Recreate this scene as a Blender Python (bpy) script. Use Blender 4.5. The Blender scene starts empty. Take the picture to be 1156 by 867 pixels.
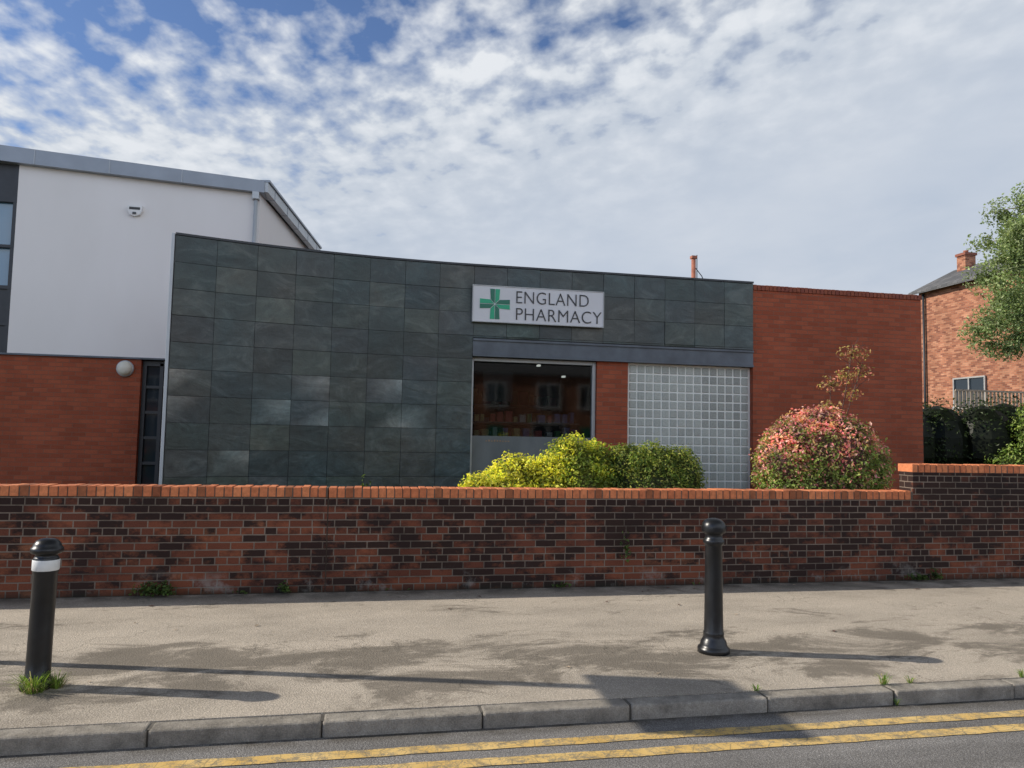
import bpy, math, random
import numpy as np
from mathutils import Vector, Matrix, noise
random.seed(7); rng=np.random.default_rng(7)
sc=bpy.context.scene
col=sc.collection
WL={}
# ---------------------------------------------------------------- helpers
def meta(o,label=None,cat=None,kind=None,group=None):
    if label:o["label"]=label
    if cat:o["category"]=cat
    if kind:o["kind"]=kind
    if group:o["group"]=group
    return o
def root(name,loc,label,cat,group=None):
    o=bpy.data.objects.new(name,None);o.empty_display_size=.2
    o.location=loc;col.objects.link(o);WL[o.name]=Vector(loc)
    return meta(o,label,cat,None,group)
def mk(name,verts,faces,mat,parent=None,origin=None,colors=None,smooth=False):
    if origin is None: origin=WL[parent.name] if parent else Vector((0,0,0))
    origin=Vector(origin)
    v=np.array(verts,dtype=np.float32)-np.array(origin,dtype=np.float32)
    me=bpy.data.meshes.new(name)
    me.from_pydata(v.tolist(),[],[tuple(f) for f in faces])
    if mat: me.materials.append(mat)
    if colors is not None:
        a=me.color_attributes.new("col",'FLOAT_COLOR','POINT')
        c=np.ones((len(v),4),dtype=np.float32);c[:,:3]=colors
        a.data.foreach_set("color",c.ravel())
    if smooth: me.polygons.foreach_set("use_smooth",[True]*len(me.polygons))
    me.update()
    o=bpy.data.objects.new(name,me);col.objects.link(o)
    WL[o.name]=origin
    if parent:
        o.parent=parent;o.location=origin-WL[parent.name]
    else:o.location=origin
    return o
BF=[(0,3,2,1),(4,5,6,7),(0,1,5,4),(1,2,6,5),(2,3,7,6),(3,0,4,7)]
def bv(x0,x1,y0,y1,z0,z1):
    return [(x0,y0,z0),(x1,y0,z0),(x1,y1,z0),(x0,y1,z0),(x0,y0,z1),(x1,y0,z1),(x1,y1,z1),(x0,y1,z1)]
def box(name,x0,x1,y0,y1,z0,z1,mat,parent=None,bevel=0,origin=None):
    o=mk(name,bv(x0,x1,y0,y1,z0,z1),BF,mat,parent,origin)
    if bevel:
        m=o.modifiers.new("b",'BEVEL');m.width=bevel;m.segments=2
    return o
def boxes(name,lst,mat,parent=None,origin=None,bevel=0):
    V=[];F=[];C=[]
    for b in lst:
        k=len(V);V+=bv(*b[:6]);F+=[tuple(i+k for i in f) for f in BF]
        C+=[b[6] if len(b)>6 else (1,1,1)]*8
    o=mk(name,V,F,mat,parent,origin,colors=np.array(C))
    if bevel:
        m=o.modifiers.new("b",'BEVEL');m.width=bevel;m.segments=1
    return o
def lathe(name,prof,cx,cy,mat,parent,seg=40,cap=True):
    V=[];F=[]
    for (r,z) in prof:
        for i in range(seg):
            t=2*math.pi*i/seg
            V.append((cx+r*math.cos(t),cy+r*math.sin(t),z))
    for j in range(len(prof)-1):
        for i in range(seg):
            a=j*seg+i;b=j*seg+(i+1)%seg
            F.append((a,b,b+seg,a+seg))
    if cap:
        F.append(tuple(range((len(prof)-1)*seg,len(prof)*seg)))
        F.append(tuple(reversed(range(seg))))
    return mk(name,V,F,mat,parent,smooth=True)
def tube(name,pts,r,mat,parent=None,seg=10,origin=None,radii=None):
    V=[];F=[];n=len(pts);P=[Vector(p) for p in pts]
    for k,p in enumerate(P):
        d=(P[min(k+1,n-1)]-P[max(k-1,0)]).normalized()
        s=d.cross(Vector((0.13,1,.05))).normalized()
        if s.length<.1:s=d.cross(Vector((1,0,0))).normalized()
        t=d.cross(s).normalized();rr=radii[k] if radii else r
        for i in range(seg):
            a=2*math.pi*i/seg;V.append(tuple(p+s*math.cos(a)*rr+t*math.sin(a)*rr))
    for k in range(n-1):
        for i in range(seg):
            a=k*seg+i;b=k*seg+(i+1)%seg;F.append((a,b,b+seg,a+seg))
    F.append(tuple(range(seg))[::-1]);F.append(tuple(range((n-1)*seg,n*seg)))
    return mk(name,V,F,mat,parent,origin,smooth=True)
# ---------------------------------------------------------------- materials
class NT:
    def __init__(s,name):
        s.m=bpy.data.materials.new(name);s.m.use_nodes=True
        s.t=s.m.node_tree;s.n=s.t.nodes;s.b=s.n["Principled BSDF"];s.out=s.n["Material Output"]
    def new(s,t,**k):
        x=s.n.new(t)
        for a,b in k.items(): setattr(x,a,b)
        return x
    def l(s,a,b): s.t.links.new(a,b)
    def noise(s,scale,vec=None,detail=4,rough=.55,dist=0):
        x=s.new('ShaderNodeTexNoise');x.inputs['Scale'].default_value=scale
        x.inputs['Detail'].default_value=detail;x.inputs['Roughness'].default_value=rough
        x.inputs['Distortion'].default_value=dist
        s.l(vec if vec else s.pos(),x.inputs['Vector']);return x.outputs['Fac']
    def pos(s):
        if not hasattr(s,'_p'): s._p=s.new('ShaderNodeNewGeometry').outputs['Position']
        return s._p
    def scaled(s,v,sc):
        x=s.new('ShaderNodeVectorMath',operation='MULTIPLY');s.l(v,x.inputs[0]);x.inputs[1].default_value=sc;return x.outputs[0]
    def ramp(s,fac,stops,interp='LINEAR'):
        x=s.new('ShaderNodeValToRGB');x.color_ramp.interpolation=interp
        e=x.color_ramp.elements
        while len(e)<len(stops): e.new(.5)
        for i,(p,c) in enumerate(stops):
            e[i].position=p
            if not isinstance(c,(tuple,list)): c=(c,c,c)
            e[i].color=(*c[:3],1)
        s.l(fac,x.inputs[0]);return x.outputs[0]
    def mrange(s,v,a,b,c=0,d=1,smooth=True):
        x=s.new('ShaderNodeMapRange')
        if smooth:x.interpolation_type='SMOOTHSTEP'
        s.l(v,x.inputs[0])
        for i,q in enumerate((a,b,c,d)): x.inputs[i+1].default_value=q
        return x.outputs[0]
    def mix(s,fac,a,b,mode='MIX'):
        x=s.new('ShaderNodeMix',data_type='RGBA',blend_type=mode)
        for inp,v in ((x.inputs[0],fac),(x.inputs[6],a),(x.inputs[7],b)):
            if isinstance(v,(int,float)): inp.default_value=v
            elif isinstance(v,(tuple,list)): inp.default_value=(*v[:3],1)
            else: s.l(v,inp)
        return x.outputs[2]
    def math(s,op,a,b=0,c=None,clamp=False):
        x=s.new('ShaderNodeMath',operation=op);x.use_clamp=clamp
        for i,v in enumerate((a,b,c)):
            if v is None: continue
            if isinstance(v,(int,float)): x.inputs[i].default_value=v
            else: s.l(v,x.inputs[i])
        return x.outputs[0]
    def bump(s,h,strength=.3,dist=.01,prev=None):
        x=s.new('ShaderNodeBump');x.inputs['Strength'].default_value=strength;x.inputs['Distance'].default_value=dist
        s.l(h,x.inputs['Height'])
        if prev: s.l(prev,x.inputs['Normal'])
        return x.outputs[0]
    def fin(s,color=None,rough=.7,normal=None,metal=0,spec=None):
        if color is not None:
            if isinstance(color,(tuple,list)): s.b.inputs['Base Color'].default_value=(*color[:3],1)
            else: s.l(color,s.b.inputs['Base Color'])
        if isinstance(rough,(int,float)): s.b.inputs['Roughness'].default_value=rough
        else: s.l(rough,s.b.inputs['Roughness'])
        s.b.inputs['Metallic'].default_value=metal
        if spec is not None:s.b.inputs['Specular IOR Level'].default_value=spec
        if normal:s.l(normal,s.b.inputs['Normal'])
        return s.m
def plain(name,c,rough=.6,metal=0,var=.15,scale=6,bump=.05,spec=None):
    n=NT(name);f=n.noise(scale,detail=6)
    lo=tuple(x*(1-var) for x in c);hi=tuple(min(1,x*(1+var)) for x in c)
    cc=n.ramp(f,[(.3,lo),(.7,hi)])
    return n.fin(cc,rough,n.bump(n.noise(scale*12),bump,.005),metal,spec)
def attrmat(name,rough=.7,var=.2,scale=20,bump=.2,dist=.004,spec=None):
    n=NT(name);a=n.new('ShaderNodeAttribute',attribute_name="col").outputs['Color']
    f=n.ramp(n.noise(scale,detail=6,rough=.65),[(.3,1-var),(.7,1+var)])
    return n.fin(n.mix(1,a,f,'MULTIPLY'),rough,n.bump(n.noise(scale*4,detail=5),bump,dist),0,spec)
def brick(name,stops,mortar,bw=.225,rh=.075,ms=.010,offset=.5,soot=0,stain=.15,low=0,bumpd=.006):
    n=NT(name);sp=n.new('ShaderNodeSeparateXYZ');n.l(n.pos(),sp.inputs[0])
    u=n.math('ADD',sp.outputs[0],sp.outputs[1])
    wob=n.noise(7,detail=2)
    z=n.math('ADD',sp.outputs[2],n.math('MULTIPLY',n.math('SUBTRACT',wob,.5),.006))
    cb=n.new('ShaderNodeCombineXYZ');n.l(u,cb.inputs[0]);n.l(z,cb.inputs[1])
    b=n.new('ShaderNodeTexBrick');n.l(cb.outputs[0],b.inputs['Vector'])
    b.offset=offset;b.inputs['Scale'].default_value=1;b.inputs['Brick Width'].default_value=bw
    b.squash=.52 if soot else 1;b.squash_frequency=4
    b.inputs['Row Height'].default_value=rh;b.inputs['Mortar Size'].default_value=ms*.5
    b.inputs['Mortar Smooth'].default_value=.25;b.inputs['Bias'].default_value=0
    b.inputs['Color1'].default_value=(0,0,0,1);b.inputs['Color2'].default_value=(1,1,1,1);b.inputs['Mortar'].default_value=(.5,.5,.5,1)
    rnd=b.outputs['Color'];fac=b.outputs['Fac']
    bc=n.ramp(rnd,stops)
    grain=n.ramp(n.noise(90,detail=5,rough=.7),[(.3,.75),(.7,1.2)])
    bc=n.mix(1,bc,grain,'MULTIPLY')
    if soot:
        big=n.noise(1,n.scaled(n.pos(),(1.6,1.6,2.8)),detail=8,rough=.68)
        fn_=n.noise(16,detail=6,rough=.72)
        m=n.math('ADD',n.math('MULTIPLY',rnd,.32),n.math('MULTIPLY',big,1.0))
        m=n.math('ADD',m,n.math('MULTIPLY',fn_,.22))
        zz=n.math('MULTIPLY',n.math('SUBTRACT',sp.outputs[2],.36),.17)
        m=n.math('ADD',m,zz)
        xx=n.mrange(sp.outputs[0],-1,3.5,-.02,.03)
        m=n.math('ADD',m,xx)
        sm=n.ramp(m,[(.68,0),(.86,soot)])
        bc=n.mix(sm,bc,(.017,.013,.013))
        mortar2=n.mix(n.ramp(big,[(.44,0),(.64,.8)]),mortar,(.06,.047,.038))
    else: mortar2=n.mix(n.noise(3),mortar,tuple(x*.7 for x in mortar))
    c=n.mix(fac,bc,mortar2)
    st=n.ramp(n.noise(1,n.scaled(n.pos(),(1.6,1.6,.5)),detail=6),[(.3,1-stain),(.7,1+stain*.5)])
    c=n.mix(1,c,st,'MULTIPLY')
    if low:
        h=n.ramp(sp.outputs[2],[(.05,1),(.26,0)])
        w=n.ramp(n.noise(2.6,detail=7,rough=.7),[(.54,0),(.64,.6)])
        c=n.mix(n.math('MULTIPLY',h,w),c,(.36,.34,.31))
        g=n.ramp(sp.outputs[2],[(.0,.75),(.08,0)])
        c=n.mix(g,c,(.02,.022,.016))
    inv=n.math('SUBTRACT',1,fac)
    h=n.math('ADD',inv,n.math('MULTIPLY',n.noise(60,detail=5),.35))
    h=n.math('ADD',h,n.math('MULTIPLY',rnd,.25))
    return n.fin(c,.88,n.bump(h,.8,bumpd),0,.25)

M={}
M['gardenbrick']=brick('garden_brick',[(0,(.13,.045,.028)),(.35,(.21,.067,.036)),(.7,(.29,.094,.046)),(1,(.38,.15,.075))],(.24,.19,.15),bw=.218,rh=.0715,ms=.013,soot=.94,low=1,bumpd=.008)
M['newbrick']=brick('new_brick',[(0,(.31,.077,.038)),(.5,(.37,.093,.046)),(1,(.42,.112,.055))],(.30,.15,.10),bw=.215,stain=.14)
M['oldbrick']=brick('old_brick',[(0,(.22,.08,.05)),(.5,(.40,.16,.09)),(1,(.52,.25,.15))],(.34,.27,.21),stain=.3)
M['coping']=attrmat('coping_brick',.85,.25,25,.3)
M['mortar']=plain('mortar',(.12,.09,.07),.95,var=.3,scale=20,bump=.3)
n=NT('white_render');f=n.noise(1,n.scaled(n.pos(),(1.2,1.2,.5)),detail=5,rough=.55)
M['render']=n.fin(n.ramp(f,[(.3,(.81,.785,.765)),(.7,(.85,.825,.81))]),.9,n.bump(n.noise(120),.1,.003),spec=.2)
M['fascia']=plain('metal_fascia',(.30,.33,.37),.45,metal=.35,var=.1,scale=2)
M['fascialight']=plain('pale_metal',(.50,.53,.55),.45,metal=.2,var=.06,scale=2)
M['darkframe']=plain('dark_frame',(.03,.034,.04),.45)
M['steel']=plain('painted_steel',(.10,.118,.14),.5,var=.25,scale=4)
M['alu']=plain('aluminium_frame',(.42,.43,.43),.4,metal=.3,var=.05)
M['white']=plain('white_plastic',(.78,.78,.77),.4,var=.03)
M['greyframe']=plain('grey_window_frame',(.35,.35,.34),.5,var=.1)
M['lamp']=plain('lamp_diffuser',(.72,.70,.60),.35,var=.04)
M['black']=plain('black_paint',(.010,.011,.013),.33,var=.4,scale=9,bump=.12)
M['band']=plain('white_band',(.72,.73,.72),.45,var=.1,scale=12)
M['roofslate']=plain('roof_slate',(.07,.075,.085),.7,var=.4,scale=8,bump=.4)
M['terracotta']=plain('terracotta',(.36,.13,.08),.8,var=.2)
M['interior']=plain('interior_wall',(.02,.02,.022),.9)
M['soil']=plain('soil',(.10,.09,.075),.95,var=.4,scale=8,bump=.6)
M['bark']=plain('bark',(.16,.12,.09),.9,var=.4,scale=14,bump=.6)
M['twig']=plain('twig',(.12,.06,.045),.8,var=.2)
M['fencewood']=plain('fence_wood',(.42,.33,.24),.85,var=.25,scale=6)
M['green']=plain('sign_green',(.02,.38,.20),.4,var=.02)
M['deepgreen']=plain('sign_deep_green',(.015,.16,.10),.4,var=.02)
M['ink']=plain('sign_lettering',(.045,.045,.048),.5,var=.02)
M['signwhite']=plain('sign_face',(.66,.665,.69),.45,var=.04,scale=2)
M['dullprint']=plain('print_brown',(.30,.20,.12),.6)
# slate cladding
n=NT('slate_tile');a=n.new('ShaderNodeAttribute',attribute_name="col").outputs['Color']
v1=n.noise(1.7,n.scaled(n.pos(),(1,1,1.9)),detail=9,rough=.68,dist=1.6)
v2=n.noise(14,detail=6,rough=.7)
v3=n.noise(.9,detail=5,rough=.6)
c=n.mix(1,a,n.ramp(v1,[(.3,.6),(.5,.95),(.68,1.5)]),'MULTIPLY')
c=n.mix(1,c,n.ramp(v2,[(.3,.78),(.7,1.22)]),'MULTIPLY')
c=n.mix(1,c,n.ramp(v3,[(.35,(1.12,1.0,.95)),(.6,(.85,1.0,1.06))]),'MULTIPLY')
c=n.mix(n.ramp(v1,[(.56,0),(.70,.45)]),c,(.13,.135,.125))
h=n.math('ADD',v2,n.math('MULTIPLY',v1,2))
M['slate']=n.fin(c,n.ramp(v2,[(.3,.30),(.7,.5)]),n.bump(h,.5,.007),0,.5)
def leafmat(name,trans=.38,rough=.5):
    n=NT(name);a=n.new('ShaderNodeAttribute',attribute_name="col").outputs['Color']
    n.fin(a,rough,spec=.35)
    t=n.new('ShaderNodeBsdfTranslucent');n.l(n.mix(1,a,(1.35,1.4,.8),'MULTIPLY'),t.inputs[0])
    x=n.new('ShaderNodeMixShader');x.inputs[0].default_value=trans
    n.l(n.b.outputs[0],x.inputs[1]);n.l(t.outputs[0],x.inputs[2]);n.l(x.outputs[0],n.out.inputs[0])
    return n.m
M['leaf']=leafmat('foliage')
def glass(name,tint=(.8,.85,.87),ior=1.5,boost=1.0,r=0.01):
    n=NT(name);n.n.remove(n.b)
    tr=n.new('ShaderNodeBsdfTransparent');tr.inputs[0].default_value=(*tint,1)
    g=n.new('ShaderNodeBsdfGlossy');g.inputs['Roughness'].default_value=r
    fr=n.new('ShaderNodeFresnel');fr.inputs[0].default_value=ior
    f=n.math('MULTIPLY_ADD',fr.outputs[0],boost,.0,clamp=True)
    x=n.new('ShaderNodeMixShader');n.l(f,x.inputs[0]);n.l(tr.outputs[0],x.inputs[1]);n.l(g.outputs[0],x.inputs[2])
    n.l(x.outputs[0],n.out.inputs[0]);return n.m
M['glass']=glass('window_glass',(.6,.64,.64),1.5,1.7,r=.045)
n=NT('dark_glazing');M['darkglass']=n.fin((.02,.03,.04),.04,spec=.6)
n=NT('blue_glazing');M['blueglass']=n.fin((.10,.22,.34),.06,spec=1.0)
n=NT('frosted_film');M['frost']=n.fin(n.ramp(n.noise(2,n.scaled(n.pos(),(1,1,.4))),[(.35,(.10,.115,.12)),(.65,(.165,.18,.18))]),.35)
n=NT('glass_block');a=n.new('ShaderNodeAttribute',attribute_name="col").outputs['Color']
M['block']=n.fin(n.mix(1,a,n.ramp(n.noise(40,detail=3),[(.3,.85),(.7,1.15)]),'MULTIPLY'),.3,n.bump(n.noise(30,detail=2),.4,.005),0,.3)
n=NT('shop_light');n.b.inputs['Emission Color'].default_value=(1,.97,.9,1);n.b.inputs['Emission Strength'].default_value=1.2;M['emit']=n.m
M['stock']=attrmat('boxed_goods',.5,.3,30,.05)

def asphalt(name,base,light,pave=False):
    n=NT(name);fine=n.noise(230,detail=3,rough=.8);vor=n.new('ShaderNodeTexVoronoi');vor.inputs['Scale'].default_value=95
    n.l(n.pos(),vor.inputs['Vector'])
    c=n.ramp(fine,[(.34,tuple(x*.5 for x in base)),(.5,base),(.68,light)])
    ag=n.ramp(vor.outputs['Distance'],[(.12,1.3),(.5,.82)])
    c=n.mix(1,c,ag,'MULTIPLY')
    sp=n.new('ShaderNodeSeparateXYZ');n.l(n.pos(),sp.inputs[0])
    big=n.noise(1,n.scaled(n.pos(),(.8,1.6,1)),detail=7,rough=.62)
    c=n.mix(1,c,n.ramp(big,[(.32,.78),(.5,1),(.68,1.15)]),'MULTIPLY')
    if pave:
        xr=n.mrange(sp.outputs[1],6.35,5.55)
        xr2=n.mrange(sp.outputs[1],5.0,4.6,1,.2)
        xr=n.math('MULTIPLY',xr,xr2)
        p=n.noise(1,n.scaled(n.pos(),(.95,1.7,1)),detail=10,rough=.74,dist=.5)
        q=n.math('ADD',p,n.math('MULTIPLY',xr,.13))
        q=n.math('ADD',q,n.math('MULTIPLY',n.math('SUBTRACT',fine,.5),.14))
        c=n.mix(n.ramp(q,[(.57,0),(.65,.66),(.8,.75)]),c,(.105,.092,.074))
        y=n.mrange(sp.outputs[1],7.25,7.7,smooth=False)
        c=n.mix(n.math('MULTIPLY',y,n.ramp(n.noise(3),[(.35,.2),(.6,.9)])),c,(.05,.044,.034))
        cv=n.new('ShaderNodeTexVoronoi',feature='DISTANCE_TO_EDGE');cv.inputs['Scale'].default_value=.7
        wv=n.new('ShaderNodeVectorMath',operation='ADD');n.l(n.pos(),wv.inputs[0])
        nn=n.new('ShaderNodeTexNoise');nn.inputs['Scale'].default_value=3;nn.inputs['Detail'].default_value=6;n.l(n.pos(),nn.inputs[0])
        n.l(nn.outputs['Color'],wv.inputs[1]);n.l(wv.outputs[0],cv.inputs['Vector'])
        cr=n.ramp(cv.outputs['Distance'],[(.002,.5),(.008,0)])
        c=n.mix(n.math('MULTIPLY',cr,n.ramp(big,[(.45,0),(.6,1)])),c,(.04,.037,.03))
    else:
        s1=n.noise(1,n.scaled(n.pos(),(.35,3.5,1)),detail=6,rough=.6)
        c=n.mix(1,c,n.ramp(s1,[(.35,.72),(.65,1.12)]),'MULTIPLY')
        y=n.mrange(sp.outputs[1],4.18,4.33)
        c=n.mix(n.math('MULTIPLY',y,n.ramp(n.noise(5,detail=6),[(.35,.1),(.6,.8)])),c,(.06,.05,.036))
    h=n.math('ADD',fine,n.math('MULTIPLY',vor.outputs['Distance'],-1.2))
    h=n.math('ADD',h,n.math('MULTIPLY',big,2))
    return n.fin(c,.9,n.bump(h,.6,.005),0,.2)
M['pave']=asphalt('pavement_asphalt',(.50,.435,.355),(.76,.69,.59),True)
M['road']=asphalt('road_asphalt',(.22,.21,.20),(.62,.60,.58))
n=NT('kerb_stone');a=n.new('ShaderNodeAttribute',attribute_name="col").outputs['Color']
c=n.mix(1,a,n.ramp(n.noise(5,detail=9,rough=.72),[(.3,.45),(.7,1.3)]),'MULTIPLY')
c=n.mix(1,c,n.ramp(n.noise(150,detail=3),[(.35,.8),(.65,1.15)]),'MULTIPLY')
M['kerb']=n.fin(c,.9,n.bump(n.noise(24,detail=8,rough=.75),.9,.016),0,.2)
n=NT('yellow_line');f=n.noise(12,detail=8,rough=.75);g=n.noise(150,detail=3,rough=.7)
w=n.ramp(n.math('ADD',n.math('MULTIPLY',f,.75),n.math('MULTIPLY',g,.45)),[(.58,0),(.67,.8)])
cv=n.new('ShaderNodeTexVoronoi',feature='DISTANCE_TO_EDGE');cv.inputs['Scale'].default_value=9;n.l(n.pos(),cv.inputs['Vector'])
c=n.mix(w,n.ramp(n.noise(4),[(.3,(.62,.40,.12)),(.7,(.74,.53,.22))]),(.20,.185,.15))
c=n.mix(n.ramp(cv.outputs['Distance'],[(.01,.5),(.035,0)]),c,(.16,.14,.10))
M['yellow']=n.fin(c,.8,n.bump(g,.5,.004),spec=.2)
n=NT('grass_ground');f=n.noise(1.5,detail=8,rough=.7);g=n.noise(60,detail=4)
c=n.mix(1,n.ramp(f,[(.3,(.035,.05,.018)),(.6,(.06,.085,.025)),(.8,(.09,.09,.045))]),n.ramp(g,[(.3,.6),(.7,1.3)]),'MULTIPLY')
M['grass']=n.fin(c,.95,n.bump(g,.8,.03))

# ---------------------------------------------------------------- ground
RZ=-.088
meta(box('ground',-220,220,-220,300,-.5,RZ-.008,M['grass']),kind='structure')
meta(box('road',-120,120,-4.5,4.331,-.3,RZ,M['road']),kind='structure')
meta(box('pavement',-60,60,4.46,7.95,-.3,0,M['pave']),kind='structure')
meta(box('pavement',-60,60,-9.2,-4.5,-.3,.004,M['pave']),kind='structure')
meta(box('lawn',-60,60,7.95,60,-.3,.02,M['grass']),kind='structure')
ks=[]
for i in range(66):
    j=-29.0+.9*i+.012;g=random.uniform(.32,.42)
    dz=random.uniform(-.006,.003);dy=random.uniform(-.009,.006)
    ks.append((j,j+.895-random.uniform(0,.006),4.334+dy,4.457,-.28,.003+dz,(g,g*.91,g*.78)))
k=boxes('kerb',ks,M['kerb']);meta(k,kind='structure')
m=k.modifiers.new('b','BEVEL');m.width=.016;m.segments=3
meta(box('kerb_bedding',-29.5,30.5,4.35,4.458,-.29,-.006,M['soil']),kind='structure')
def strip(name,y0,y1,xs,z,mat,amp=.004):
    V=[];F=[]
    for i,x in enumerate(xs):
        a=random.uniform(-amp,amp);b=random.uniform(-amp,amp)
        V+=[(x,y0+a,z),(x,y1+b,z)]
    for i in range(len(xs)-1): F.append((2*i,2*i+2,2*i+3,2*i+1))
    return mk(name,V,F,mat)
xs=list(np.arange(-30,30,.13))
meta(strip('yellow_line_marking',4.035,4.127,xs,RZ+.004,M['yellow'],.006),kind='structure')
meta(strip('yellow_line_marking',3.838,3.930,xs,RZ+.004,M['yellow'],.006),kind='structure')

# ---------------------------------------------------------------- garden wall
STEP=6.33
gw=root('garden_wall',(0,7.7,0),"long low sooty red brick garden wall with orange brick coping","wall")
box('wall',-14,-.364,7.7,7.925,-.1,.94,M['gardenbrick'],gw)
box('wall',-.352,STEP,7.7,7.925,-.1,.935,M['gardenbrick'],gw)
box('wall',STEP,16,7.698,7.928,-.1,1.255,M['gardenbrick'],gw)
box('wall_joint',-.364,-.352,7.712,7.92,-.1,.93,M['mortar'],gw)
def coping(x0,x1,z0,z1):
    L=[];x=x0
    while x<x1-.04:
        w=random.uniform(.068,.076);r=random.random()
        c=(.50+.14*r,.15+.07*r,.06+.03*r)
        if random.random()<.15:c=tuple(v*.5 for v in c)
        dy=random.uniform(-.005,.005);dz=random.uniform(-.006,.004)
        L.append((x,min(x+w,x1),7.69+dy,7.935+dy,z0+.003,z1+dz,c));x+=w+.010
    boxes('coping',L,M['coping'],gw,bevel=.004)
    box('coping_mortar',x0+.004,x1-.004,7.696,7.93,z0,z1-.010,M['mortar'],gw)
coping(-14,-.36,.94,1.042);coping(-.354,STEP-.002,.935,1.037);coping(STEP-.01,16,1.255,1.355)

# ---------------------------------------------------------------- pharmacy
ph=root('pharmacy_building',(3.5,11.55,0),"low flat roofed shop with curved slate front and red brick end","building")
def wy(x): return 11.55-(.04*(1.6-x)**2 if x<1.6 else 0)
def arc_pts(step):
    pts=[1.6];x=1.6
    while len(pts)<9:
        s=0
        while s<step:
            dx=.01;s+=math.hypot(dx,wy(x)-wy(x-dx));x-=dx
        pts.append(x)
    return pts
left=arc_pts(.541)
XL=left[-1]
xsR=list(np.linspace(1.6,6.43,10))
cols=list(reversed(left))+xsR[1:]
rows=[4.275-.371*i for i in range(13)]
pale={(3,5):2,(3,6):1,(5,5):2,(5,6):1,(2,6):2,(0,6):3,(0,5):3,(1,8):2,(6,6):0}  # chosen tiles get a lighter corner, a highlight painted into the colour
V=[];F=[];C=[]
for i in range(len(cols)-1):
    xa,xb=cols[i],cols[i+1]
    for j in range(12):
        zt,zb=rows[j],rows[j+1]
        if xa>1.55:
            if j==3: zb=3.13
            if j>3 : continue
            if zt-zb<.03: continue
        zb=max(zb,-.02)
        g=.003
        pa=Vector((xa,wy(xa),0));pb=Vector((xb,wy(xb),0));d=(pb-pa).normalized();nrm=Vector((d.y,-d.x,0))
        pa+=d*g;pb-=d*g
        off=[random.gauss(0,.002) for _ in range(3)]
        k=len(V)
        def P(p,z,o):
            q=p+nrm*o;return (q.x,q.y,z)
        f=[(pa,zb+g,.012+off[0]+off[1]+off[2]),(pb,zb+g,.012+off[0]-off[1]+off[2]),(pb,zt-g,.012+off[0]-off[1]-off[2]),(pa,zt-g,.012+off[0]+off[1]-off[2])]
        for p,z,o in f: V.append(P(p,z,max(.004,o)))
        for p,z,o in f: V.append(P(p,z,-.012))
        F+=[(k,k+1,k+2),(k,k+2,k+3),(k+1,k,k+4,k+5),(k+2,k+1,k+5,k+6),(k+3,k+2,k+6,k+7),(k,k+3,k+7,k+4)]
        b=random.uniform(.82,1.18)
        c=np.array((.055,.070,.066))*b
        if random.random()<.10: c=c*1.3+np.array((.012,.008,.0))
        c=c*np.array((random.uniform(.90,1.1),1,random.uniform(.93,1.07)))
        cs_=[tuple(c)]*8
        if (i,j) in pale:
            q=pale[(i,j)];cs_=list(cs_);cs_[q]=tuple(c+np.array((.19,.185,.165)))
        C+=cs_
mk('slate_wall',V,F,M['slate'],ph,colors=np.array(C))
def curvebox(name,xs,off0,off1,z0,z1,mat,parent):
    V=[];F=[]
    for x in xs:
        e=.01;d=Vector((1,(wy(x+e)-wy(x-e))/(2*e),0)).normalized() if x<1.59 else Vector((1,0,0))
        nr=Vector((-d.y,d.x,0))
        for o in (off0,off1):
            q=Vector((x,wy(x),0))+nr*o
            V+=[(q.x,q.y,z0),(q.x,q.y,z1)]
    n=len(xs)
    for i in range(n-1):
        a=4*i;b=a+4
        F+=[(a,b,b+1,a+1),(a+1,b+1,b+3,a+3),(a+3,b+3,b+2,a+2),(a+2,b+2,b,a)]
    F+=[(0,1,3,2),(4*n-4,4*n-2,4*n-1,4*n-3)]
    return mk(name,V,F,mat,parent)
xs1=list(np.linspace(XL,1.6,28))
curvebox('backing_wall',xs1,.008,.33,-.1,4.262,M['darkframe'],ph)
box('backing_wall',1.6,6.43,11.558,11.88,3.125,4.262,M['darkframe'],ph)
curvebox('wall_cap',xs1+list(np.linspace(1.7,6.43,5)),-.03,.35,4.279,4.31,M['darkframe'],ph)
box('corner_trim',XL-.05,XL-.008,wy(XL)-.02,wy(XL)+.36,-.05,4.30,M['fascialight'],ph,bevel=.004)
box('lintel',1.602,6.428,11.545,11.86,2.87,3.12,M['steel'],ph)
box('lintel_flange',1.602,6.428,11.52,11.60,3.085,3.118,M['steel'],ph)
box('lintel_flange',1.602,6.428,11.52,11.60,2.835,2.869,M['steel'],ph)
box('brick_wall',6.432,9.73,11.56,11.88,-.1,4.17,M['newbrick'],ph)
box('brick_wall',9.4,9.728,11.88,20.3,-.1,4.17,M['newbrick'],ph)
L=[];x=6.434
while x<9.72:
    r=random.random();c=np.array((.22+.06*r,.058+.02*r,.038))
    L.append((x,min(x+.066,9.75),11.54,11.9,4.172,4.262+random.uniform(-.003,.003),tuple(c)));x+=.075
boxes('brick_coping',L,M['coping'],ph,bevel=.003)
box('brick_coping_edge',9.39,9.75,11.9,20.3,4.172,4.26,M['newbrick'],ph)
box('rear_wall',-1.2,9.4,20,20.3,-.1,4.17,M['newbrick'],ph)
box('side_wall',-1.2,-.9,11.75,20,-.1,4.17,M['newbrick'],ph)
box('roof',-1.2,9.4,11.885,20,3.95,4.1,M['roofslate'],ph)
box('brick_pier',3.672,4.205,11.6,11.87,-.1,2.834,M['newbrick'],ph)
def subboxes(name,L,mat,parent,bevel=0): return boxes(name,L,mat,parent,origin=WL[parent.name],bevel=bevel)
def each(name,L,mat,parent,bevel=0):
    for b in L: subboxes(name,[b],mat,parent,bevel)
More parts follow.
